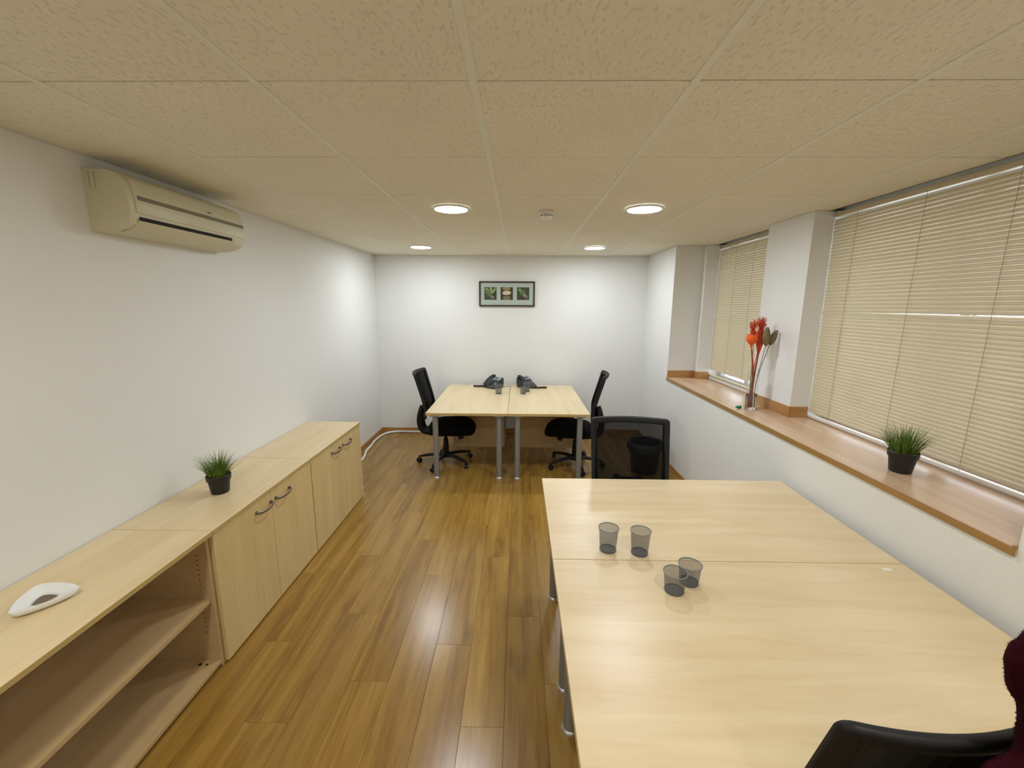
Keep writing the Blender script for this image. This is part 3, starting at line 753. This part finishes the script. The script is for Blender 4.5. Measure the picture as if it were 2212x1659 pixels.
md = cloth.modifiers.new('soft', 'SMOOTH'); md.iterations = 12
tx = bpy.data.textures.new('folds', 'CLOUDS'); tx.noise_scale = 0.07
md = cloth.modifiers.new('folds', 'DISPLACE'); md.texture = tx; md.strength = 0.02; md.mid_level = 0.5
dg = bpy.context.evaluated_depsgraph_get(); ev = cloth.evaluated_get(dg); em = bpy.data.meshes.new_from_object(ev)
cloth.modifiers.clear(); old = cloth.data; cloth.data = em; em.name = 'cloth'
if not em.materials: em.materials.append(M['coat'])
bm = bmesh.new(); fl = [p for p in em.polygons]; rnd = random.Random(3)
for i in range(26000):
    p = fl[rnd.randrange(len(fl))]
    vs = [em.vertices[k].co for k in p.vertices]; q = sum((v * rnd.random() for v in vs), Vector()); 
    ws = [rnd.random() + 0.05 for _ in vs]; q = sum((v * w_ for v, w_ in zip(vs, ws)), Vector()) / sum(ws)
    d = (p.normal + Vector((rnd.uniform(-1, 1), rnd.uniform(-1, 1), rnd.uniform(-1, 1))) * 0.8).normalized()
    s = d.orthogonal().normalized() * 0.0005
    bm.faces.new([bm.verts.new(q + s), bm.verts.new(q - s), bm.verts.new(q + d * rnd.uniform(0.0018, 0.0042))])
fz = finish(bm, 'fuzz', M['coat'], t); fz['kind'] = 'stuff'

# ------------------------------------------------------------------ waste bin by the right wall
t = thing('waste_bin', 'black waste bin with grey liner by the right wall, seen through chair mesh', 'bin', (1.43, 4.55, 0))
bm = bmesh.new(); lathe(bm, [(0.135, 0.0), (0.139, 0.004), (0.175, 0.335), (0.182, 0.345), (0.172, 0.345), (0.134, 0.012), (0.02, 0.010)], 32); finish(bm, 'bucket', M['bin'], t, True, 40)
bm = bmesh.new(); rings = []
for r, z, j in ((0.172, 0.30, 0.0), (0.180, 0.352, 0.004), (0.190, 0.350, 0.008), (0.196, 0.30, 0.016), (0.192, 0.255, 0.018)):
    rings.append([bm.verts.new(((r + random.uniform(0, j)) * math.cos(2 * PI * k / 36), (r + random.uniform(0, j)) * math.sin(2 * PI * k / 36), z + random.uniform(-j, j))) for k in range(36)])
ring_bridge(bm, rings); finish(bm, 'liner', M['bag'], t, True)

# ------------------------------------------------------------------ mesh cups
def cup(label, x, y, rt, rb, h, group):
    t = thing('pencil_cup', label, 'cup', (x, y, DH + 0.0002), 0, group)
    bm = bmesh.new(); lathe(bm, [(rb, 0.003), (rb + (rt - rb) * 0.3, h * 0.3), (rt - 0.001, h - 0.003)], 40, cap0=False, cap1=False); finish(bm, 'mesh_wall', M['wire'], t, True)
    bm = bmesh.new(); lathe(bm, [(rb - 0.002, 0.0), (rb + 0.0012, 0.001), (rb + 0.0016, 0.006), (rb - 0.0005, 0.0075), (rb - 0.001, 0.0025)], 40, cap1=True); finish(bm, 'base', M['wire_base'], t, True, 40)
    bm = bmesh.new(); tube(bm, [(rt * math.cos(2 * PI * k / 40), rt * math.sin(2 * PI * k / 40), h - 0.0025) for k in range(40)], 0.0024, 8, closed=True); finish(bm, 'rim', M['wire_rim'], t, True)
    return t
GN, GF = 'wire mesh cups on the near desks', 'wire mesh cups on the far desks'
cup('tall grey mesh cup nearest the table aisle edge', 0.420, 1.785, 0.045, 0.036, 0.113, GN)
cup('tall grey mesh cup second from the aisle edge, right of its twin', 0.559, 1.762, 0.045, 0.036, 0.113, GN)
cup('short grey mesh cup in front, overlapping the other short one', 0.624, 1.505, 0.045, 0.036, 0.084, GN)
cup('short grey mesh cup standing just behind the front short cup', 0.702, 1.558, 0.045, 0.036, 0.084, GN)
cup('tall mesh cup alone beside the phone on the far left desk', -0.246, 5.24, 0.046, 0.037, 0.118, GF)
cup('tall mesh cup before the phone on the far right desk', 0.113, 5.385, 0.046, 0.037, 0.118, GF)
cup('short mesh cup in front of the tall one on far right desk', 0.066, 5.25, 0.040, 0.033, 0.082, GF)

# ------------------------------------------------------------------ desk telephones (local: user at -y)
def phone(label, x, y, rz, coil):
    t = thing('desk_phone', label, 'phone', (x, y, DH + 0.0002), rz, 'desk phones on the far desks')
    bm = bmesh.new(); prism(bm, [(-0.105, 0.0), (0.085, 0.0), (0.100, 0.05), (0.098, 0.128), (0.088, 0.135), (-0.108, 0.022)], 0, -0.100, 0.100); bevel(bm, 0.006, 2)
    finish(bm, 'body', M['phone'], t, True, 35)
    tilt = math.atan2(0.113, 0.196)
    def on_top(bm_):
        mt = Matrix.Translation((0, -0.010, 0.0795)) @ Matrix.Rotation(tilt, 4, 'X')
        bmesh.ops.transform(bm_, matrix=mt, verts=bm_.verts); return bm_
    # handset on the user's left, bowed over its cradle
    bm = bmesh.new(); pts = smoothpath([(-0.066, -0.104, 0.012), (-0.066, -0.085, 0.026), (-0.066, -0.05, 0.036), (-0.066, 0.0, 0.040), (-0.066, 0.055, 0.036), (-0.066, 0.092, 0.026), (-0.066, 0.112, 0.012)], 4)
    n_ = len(pts); tube(bm, pts, [0.022 + 0.008 * abs(2 * i / (n_ - 1) - 1) ** 2 for i in range(n_)], 12, sx=0.62, sy=1.0, up=(0, 0, 1))
    finish(on_top(bm), 'handset', M['phone_dark'], t, True, 60)
    finish(on_top(bbox(-0.028, 0.094, 0.030, 0.100, 0.0015, 0.014, 0.003)), 'display_bezel', M['phone_grey'], t)
    d = finish(on_top(bbox(-0.008, 0.056, 0.044, 0.084, 0.0142, 0.0152, 0)), 'display', M['lcd'], t)
    for r in range(4):
        for c in range(3):
            finish(on_top(bbox(-0.022 + c * 0.022, -0.008 + c * 0.022, -0.078 + r * 0.019, -0.066 + r * 0.019, 0.0008, 0.0042, 0.001, 1)), 'key', M['phone_dark'], t)
    finish(on_top(bbox(0.056, 0.086, -0.040, -0.024, 0.0008, 0.0036, 0.001, 1)), 'label_strip', M['phone_grey'], t)
    bm = bmesh.new(); cps = smoothpath(coil, 14); turns = []
    acc = 0.0; up = Vector((0, 0, 1))
    for i, p in enumerate(cps):
        tg = (cps[min(i + 1, len(cps) - 1)] - cps[max(i - 1, 0)]).normalized(); sd = tg.cross(up).normalized(); nz = sd.cross(tg)
        for s in range(8):
            a = 2 * PI * s / 8; q = p.lerp(cps[min(i + 1, len(cps) - 1)], s / 8)
            turns.append(q + sd * 0.0100 * math.cos(a) + nz * 0.0100 * math.sin(a))
    tube(bm, turns, 0.0030, 5); finish(bm, 'coiled_cord', M['coil'], t, True)
    return t
phone('charcoal desk phone on the far left desk, its cord reaching left', -0.335, 5.66, math.radians(-42), [(-0.085, -0.09, 0.014), (-0.13, -0.085, 0.0135), (-0.165, -0.13, 0.0132), (-0.215, -0.165, 0.0132)])
phone('charcoal desk phone on the far right desk, its cord at right', 0.115, 5.70, math.radians(40), [(0.0, -0.12, 0.012), (0.03, -0.155, 0.0132), (0.10, -0.20, 0.0132), (0.155, -0.235, 0.0132)])
bm = bmesh.new(); tube(bm, smoothpath([(-0.250, 5.63, DH + 0.003), (-0.19, 5.70, DH + 0.004), (-0.130, 5.745, DH + 0.004), (-0.100, 5.72, DH + 0.003), (-0.1015, 5.60, DH + 0.0025), (-0.104, 5.40, DH + 0.0022), (-0.106, 5.0, DH + 0.0022), (-0.106, 4.62, DH + 0.0022)], 8), 0.0022, 6)
tag(finish(bm, 'phone_cable', M['cable_grey'], None, True), 'thin grey phone cable lying along the seam between far desks', 'cable')
# white conduit on the floor at the back left corner
bm = bmesh.new(); tube(bm, smoothpath([(-1.84, 4.72, 0.016), (-1.868, 4.90, 0.016), (-1.905, 5.06, 0.016), (-1.915, 5.26, 0.016), (-1.935, 5.46, 0.016), (-1.915, 5.72, 0.016), (-1.84, 5.86, 0.016), (-1.70, 5.90, 0.016), (-1.40, 5.895, 0.016), (-0.9, 5.885, 0.016), (-0.4, 5.88, 0.016)], 8), 0.0155, 10)
tag(finish(bm, 'cable_conduit', M['conduit'], None, True), 'white flexible cable conduit along the skirting in the far left corner', 'cable')

# ------------------------------------------------------------------ potted grass
def grass_pot(label, x, y, z, seed, hs=1.0):
    rnd = random.Random(seed)
    t = thing('potted_grass', label, 'plant', (x, y, z + 0.0003), 0, 'small potted artificial grass plants')
    bm = bmesh.new(); lathe(bm, [(0.043, 0.0), (0.046, 0.003), (0.056, 0.078), (0.0615, 0.080), (0.064, 0.106), (0.0615, 0.110), (0.058, 0.106), (0.055, 0.085), (0.01, 0.083)], 32); finish(bm, 'pot', M['pot'], t, True, 30)
    bm = bmesh.new(); lathe(bm, [(0.0545, 0.0852), (0.054, 0.092), (0.02, 0.095)], 20); finish(bm, 'soil', M['soil'], t, True)
    bm = bmesh.new()
    for i in range(420):
        a = rnd.uniform(0, 2 * PI); r = 0.050 * math.sqrt(rnd.random()); bx, by = r * math.cos(a), r * math.sin(a)
        lean = (0.10 + 0.95 * (r / 0.05) ** 1.3) * rnd.uniform(0.5, 1.15); a2 = a + rnd.uniform(-0.6, 0.6)
        ln = rnd.uniform(0.095, 0.165) * hs; wd = rnd.uniform(0.0014, 0.0024)
        pts = []; th = lean * 0.35; px, pz = 0.0, 0.090
        for s in range(5):
            pts.append(Vector((bx + px * math.cos(a2), by + px * math.sin(a2), pz)))
            px += ln / 4 * math.sin(th); pz += ln / 4 * math.cos(th); th += lean * 0.27
        sd = Vector((-math.sin(a2 + rnd.uniform(-1, 1)), math.cos(a2 + rnd.uniform(-1, 1)), 0)).normalized()
        prev = None
        for s, p in enumerate(pts):
            ww = wd * (1 - s / 4.4)
            cur = (bm.verts.new(p + sd * ww), bm.verts.new(p - sd * ww))
            if prev: bm.faces.new((prev[0], prev[1], cur[1], cur[0]))
            prev = cur
    g = finish(bm, 'grass', M['grass'], t, True); g['kind'] = 'stuff'
    return t
grass_pot('black pot of green grass standing on the low maple cabinet', -1.742, 2.300, CH, 11)
grass_pot('black pot of green grass standing on the window sill before the blind', 1.955, 2.075, ZS, 23, 1.02)

# ------------------------------------------------------------------ triangular dish
t = thing('triangular_dish', 'white glazed triangular dish with a brown well on the open-shelf cabinet', 'dish', (-1.742, 1.363, CH + 0.0003), 0)
def tri(R_, bul, n=14, rc=0.0):
    base = math.radians(-95); cs = [Vector((math.cos(base + 2 * PI * k / 3), math.sin(base + 2 * PI * k / 3))) * R_ for k in range(3)]
    out = []
    for k in range(3):
        a, b_ = cs[k], cs[(k + 1) % 3]; nrm = Vector(((b_ - a).y, -(b_ - a).x)).normalized()
        for s in range(n):
            u = (s + 0.5) / n; p = a.lerp(b_, 0.045 + 0.91 * u) + nrm * bul * (1 - (2 * u - 1) ** 2); out.append((p.x, p.y))
    return out
bm = bmesh.new(); rings = []
for R_, bu, z in ((0.080, 0.010, 0.0), (0.100, 0.014, 0.012), (0.109, 0.016, 0.027), (0.108, 0.016, 0.030), (0.104, 0.015, 0.0295), (0.075, 0.011, 0.022), (0.046, 0.008, 0.016), (0.040, 0.007, 0.007)):
    rings.append([bm.verts.new((q[0], q[1], z)) for q in tri(R_, bu)])
ring_bridge(bm, rings, False, True, True); finish(bm, 'bowl', M['ceramic'], t, True, 45)
bm = bmesh.new(); rings = [[bm.verts.new((q[0], q[1], z)) for q in tri(0.0405, 0.0072)] for z in (0.0072, 0.0100)]
ring_bridge(bm, rings, False, True, True); finish(bm, 'well', M['dish_well'], t)

# ------------------------------------------------------------------ vase with dried flowers on the sill
VX, VY = 1.893, 3.385
t = thing('glass_vase', 'clear cylindrical glass vase on the window sill by the pier', 'vase', (VX, VY, ZS + 0.0003))
prof_v = [(0.036, 0.0), (0.0385, 0.003)]
for k in range(8):
    z0 = 0.012 + 0.0135 * k
    prof_v += [(0.0385, z0), (0.0402, z0 + 0.003), (0.0402, z0 + 0.006), (0.0385, z0 + 0.009)]
prof_v += [(0.0395, 0.14), (0.041, 0.325), (0.0385, 0.325), (0.0370, 0.12), (0.0355, 0.022), (0.01, 0.020)]
bm = bmesh.new(); lathe(bm, prof_v, 36); finish(bm, 'body', M['glass'], t, True, 40)
bm = bmesh.new(); lathe(bm, [(0.0405, 0.004), (0.0409, 0.0045), (0.0409, 0.118), (0.0405, 0.1185)], 36, cap0=False, cap1=False); finish(bm, 'frosted_band', M['frost'], t, True, 40)
V0 = Vector((VX, VY, ZS + 0.0003))
def flower(name, label, stems, m_stem, r=0.0028):
    tt = thing(name, label, 'flower', tuple(V0), 0, None)
    for st in stems:
        bm = bmesh.new(); tube(bm, smoothpath(st, 5), r, 7); finish(bm, 'stem', m_stem, tt, True)
    return tt
def curls(c, n, h, rad, seed, rnd_r=0.003):
    rnd = random.Random(seed); bm = bmesh.new()
    for i in range(n):
        a = rnd.uniform(0, 2 * PI); r0 = rad * 0.5 * math.sqrt(rnd.random()); hh = h * rnd.uniform(0.6, 1.0); sp = rad * rnd.uniform(0.1, 1.0)
        pts = []
        for s in range(14):
            u = s / 13; lo = 0.010 * u
            pts.append((c[0] + (r0 + sp * u ** 1.5) * math.cos(a) + lo * math.cos(7 * u + i), c[1] + (r0 + sp * u ** 1.5) * math.sin(a) + lo * math.sin(7 * u + i), c[2] + hh * min(1.0, u * 1.25) - (0.018 * max(0, u - 0.8) * 5 if i % 3 == 0 else 0)))
        tube(bm, pts, [rnd_r * (1 - 0.5 * s / 13) for s in range(14)], 5)
    for i in range(max(2, n // 6)):       # small ring curls on the outside
        a = rnd.uniform(0, 2 * PI); q = Vector((c[0] + rad * 0.9 * math.cos(a), c[1] + rad * 0.9 * math.sin(a), c[2] + h * rnd.uniform(0.45, 0.85)))
        tube(bm, [q + Vector((0.013 * math.cos(b_) * math.cos(a + 1.2), 0.013 * math.cos(b_) * math.sin(a + 1.2), 0.013 * math.sin(b_))) for b_ in [2 * PI * k / 14 for k in range(14)]], rnd_r * 0.7, 5, closed=True)
    return bm
tt = flower('dried_flower', 'orange cup-shaped dried flower with red curls, leftmost in the vase', [[(-0.010, -0.008, 0.024), (-0.018, -0.014, 0.27), (-0.056, -0.019, 0.515)], [(-0.001, -0.008, 0.024), (-0.008, -0.014, 0.27), (-0.052, -0.013, 0.515)]], M['stem'], 0.0042)
bm = bmesh.new(); lathe(bm, [(0.006, 0.505), (0.010, 0.525), (0.026, 0.540), (0.038, 0.560), (0.041, 0.582), (0.037, 0.606), (0.033, 0.606), (0.034, 0.580), (0.01, 0.56)], 24, (-0.056, -0.017, 0)); finish(bm, 'flower_cup', M['orange'], tt, True, 50)
finish(curls((-0.056, -0.017, 0.588), 26, 0.135, 0.022, 5), 'curls', M['red'], tt, True)
tt = flower('dried_flower', 'red-orange cone flower with curly top in the middle of the vase', [[(0.006, 0.006, 0.024), (0.008, 0.012, 0.27), (0.031, 0.026, 0.46)], [(0.012, 0.012, 0.024), (0.016, 0.016, 0.27), (0.037, 0.028, 0.46)], [(0.000, 0.014, 0.024), (0.000, 0.018, 0.27), (0.027, 0.032, 0.46)]], M['stem'], 0.0036)
bm = bmesh.new(); lathe(bm, [(0.006, 0.44), (0.012, 0.47), (0.026, 0.53), (0.034, 0.585), (0.036, 0.62), (0.02, 0.64)], 20, (0.033, 0.030, 0)); finish(bm, 'flower_cone', M['red'], tt, True, 50)
finish(curls((0.033, 0.030, 0.60), 38, 0.145, 0.036, 9), 'curls', M['red'], tt, True)
def pod(bm, c, w_, h, tilt, thick=0.022, cup_=0.016):
    """cupped leaf-like pod, pointed at the foot and round at the top"""
    g = []
    for i in range(11):
        v = i / 10; hw = w_ * (math.sin(PI * (0.04 + 0.90 * v ** 0.85))) ** 0.7
        g.append([Vector((u * hw, -cup_ * (1 - u * u) + 0.012 * v, v * h)) for u in [-1 + k / 4 for k in range(9)]])
    mt = Matrix.Rotation(tilt, 3, 'Y'); fr_ = []
    for s in (0, 1):
        fr_.append([[bm.verts.new(mt @ (p + Vector((0, s * 0.004, 0))) + Vector(c)) for p in row] for row in g])
    for s in (0, 1):
        for i in range(10):
            for k in range(8): bm.faces.new((fr_[s][i][k], fr_[s][i][k + 1], fr_[s][i + 1][k + 1], fr_[s][i + 1][k]))
    for i in range(10):
        for k in (0, 8): bm.faces.new((fr_[0][i][k], fr_[0][i + 1][k], fr_[1][i + 1][k], fr_[1][i][k]))
    for k in range(8):
        for i in (0, 10): bm.faces.new((fr_[0][i][k], fr_[0][i][k + 1], fr_[1][i][k + 1], fr_[1][i][k]))
tt = flower('dried_pod', 'olive brown dried pod leaning outermost on the pier side', [[(0.016, -0.010, 0.024), (0.0235, -0.010, 0.25), (0.084, -0.024, 0.535)]], M['olive_stem'], 0.0025)
bm = bmesh.new(); pod(bm, (0.084, -0.024, 0.525), 0.027, 0.125, 0.42); finish(bm, 'pod', M['olive'], tt, True)
tt = flower('dried_pod', 'olive dried pod upright beside the red cone flower', [[(0.018, -0.002, 0.024), (0.020, -0.014, 0.25), (0.048, -0.036, 0.53)]], M['olive_stem'], 0.0025)
bm = bmesh.new(); pod(bm, (0.048, -0.036, 0.52), 0.031, 0.145, 0.02); finish(bm, 'pod', M['olive'], tt, True)
tt = flower('dried_pod', 'olive dried pod half hidden between orange cup and red cone', [[(-0.012, 0.008, 0.024), (-0.010, 0.022, 0.27), (0.006, 0.066, 0.55)]], M['olive_stem'], 0.0025)
bm = bmesh.new(); pod(bm, (0.006, 0.068, 0.545), 0.024, 0.105, -0.05); finish(bm, 'pod', M['olive'], tt, True)
# small green clip beside the vase
t = thing('green_clip', 'small green plastic clip on the sill beside the glass vase', 'clip', (VX - 0.075, VY + 0.03, ZS + 0.0003), 0.4)
finish(bbox(-0.014, 0.016, -0.013, 0.013, 0.0, 0.022, 0.006, 3), 'body', M['green'], t, True, 40)
bm = bmesh.new(); cyl(bm, (-0.012, 0, 0.010), (-0.032, 0.004, 0.012), 0.006, 10); finish(bm, 'tab', M['green'], t, True, 40)
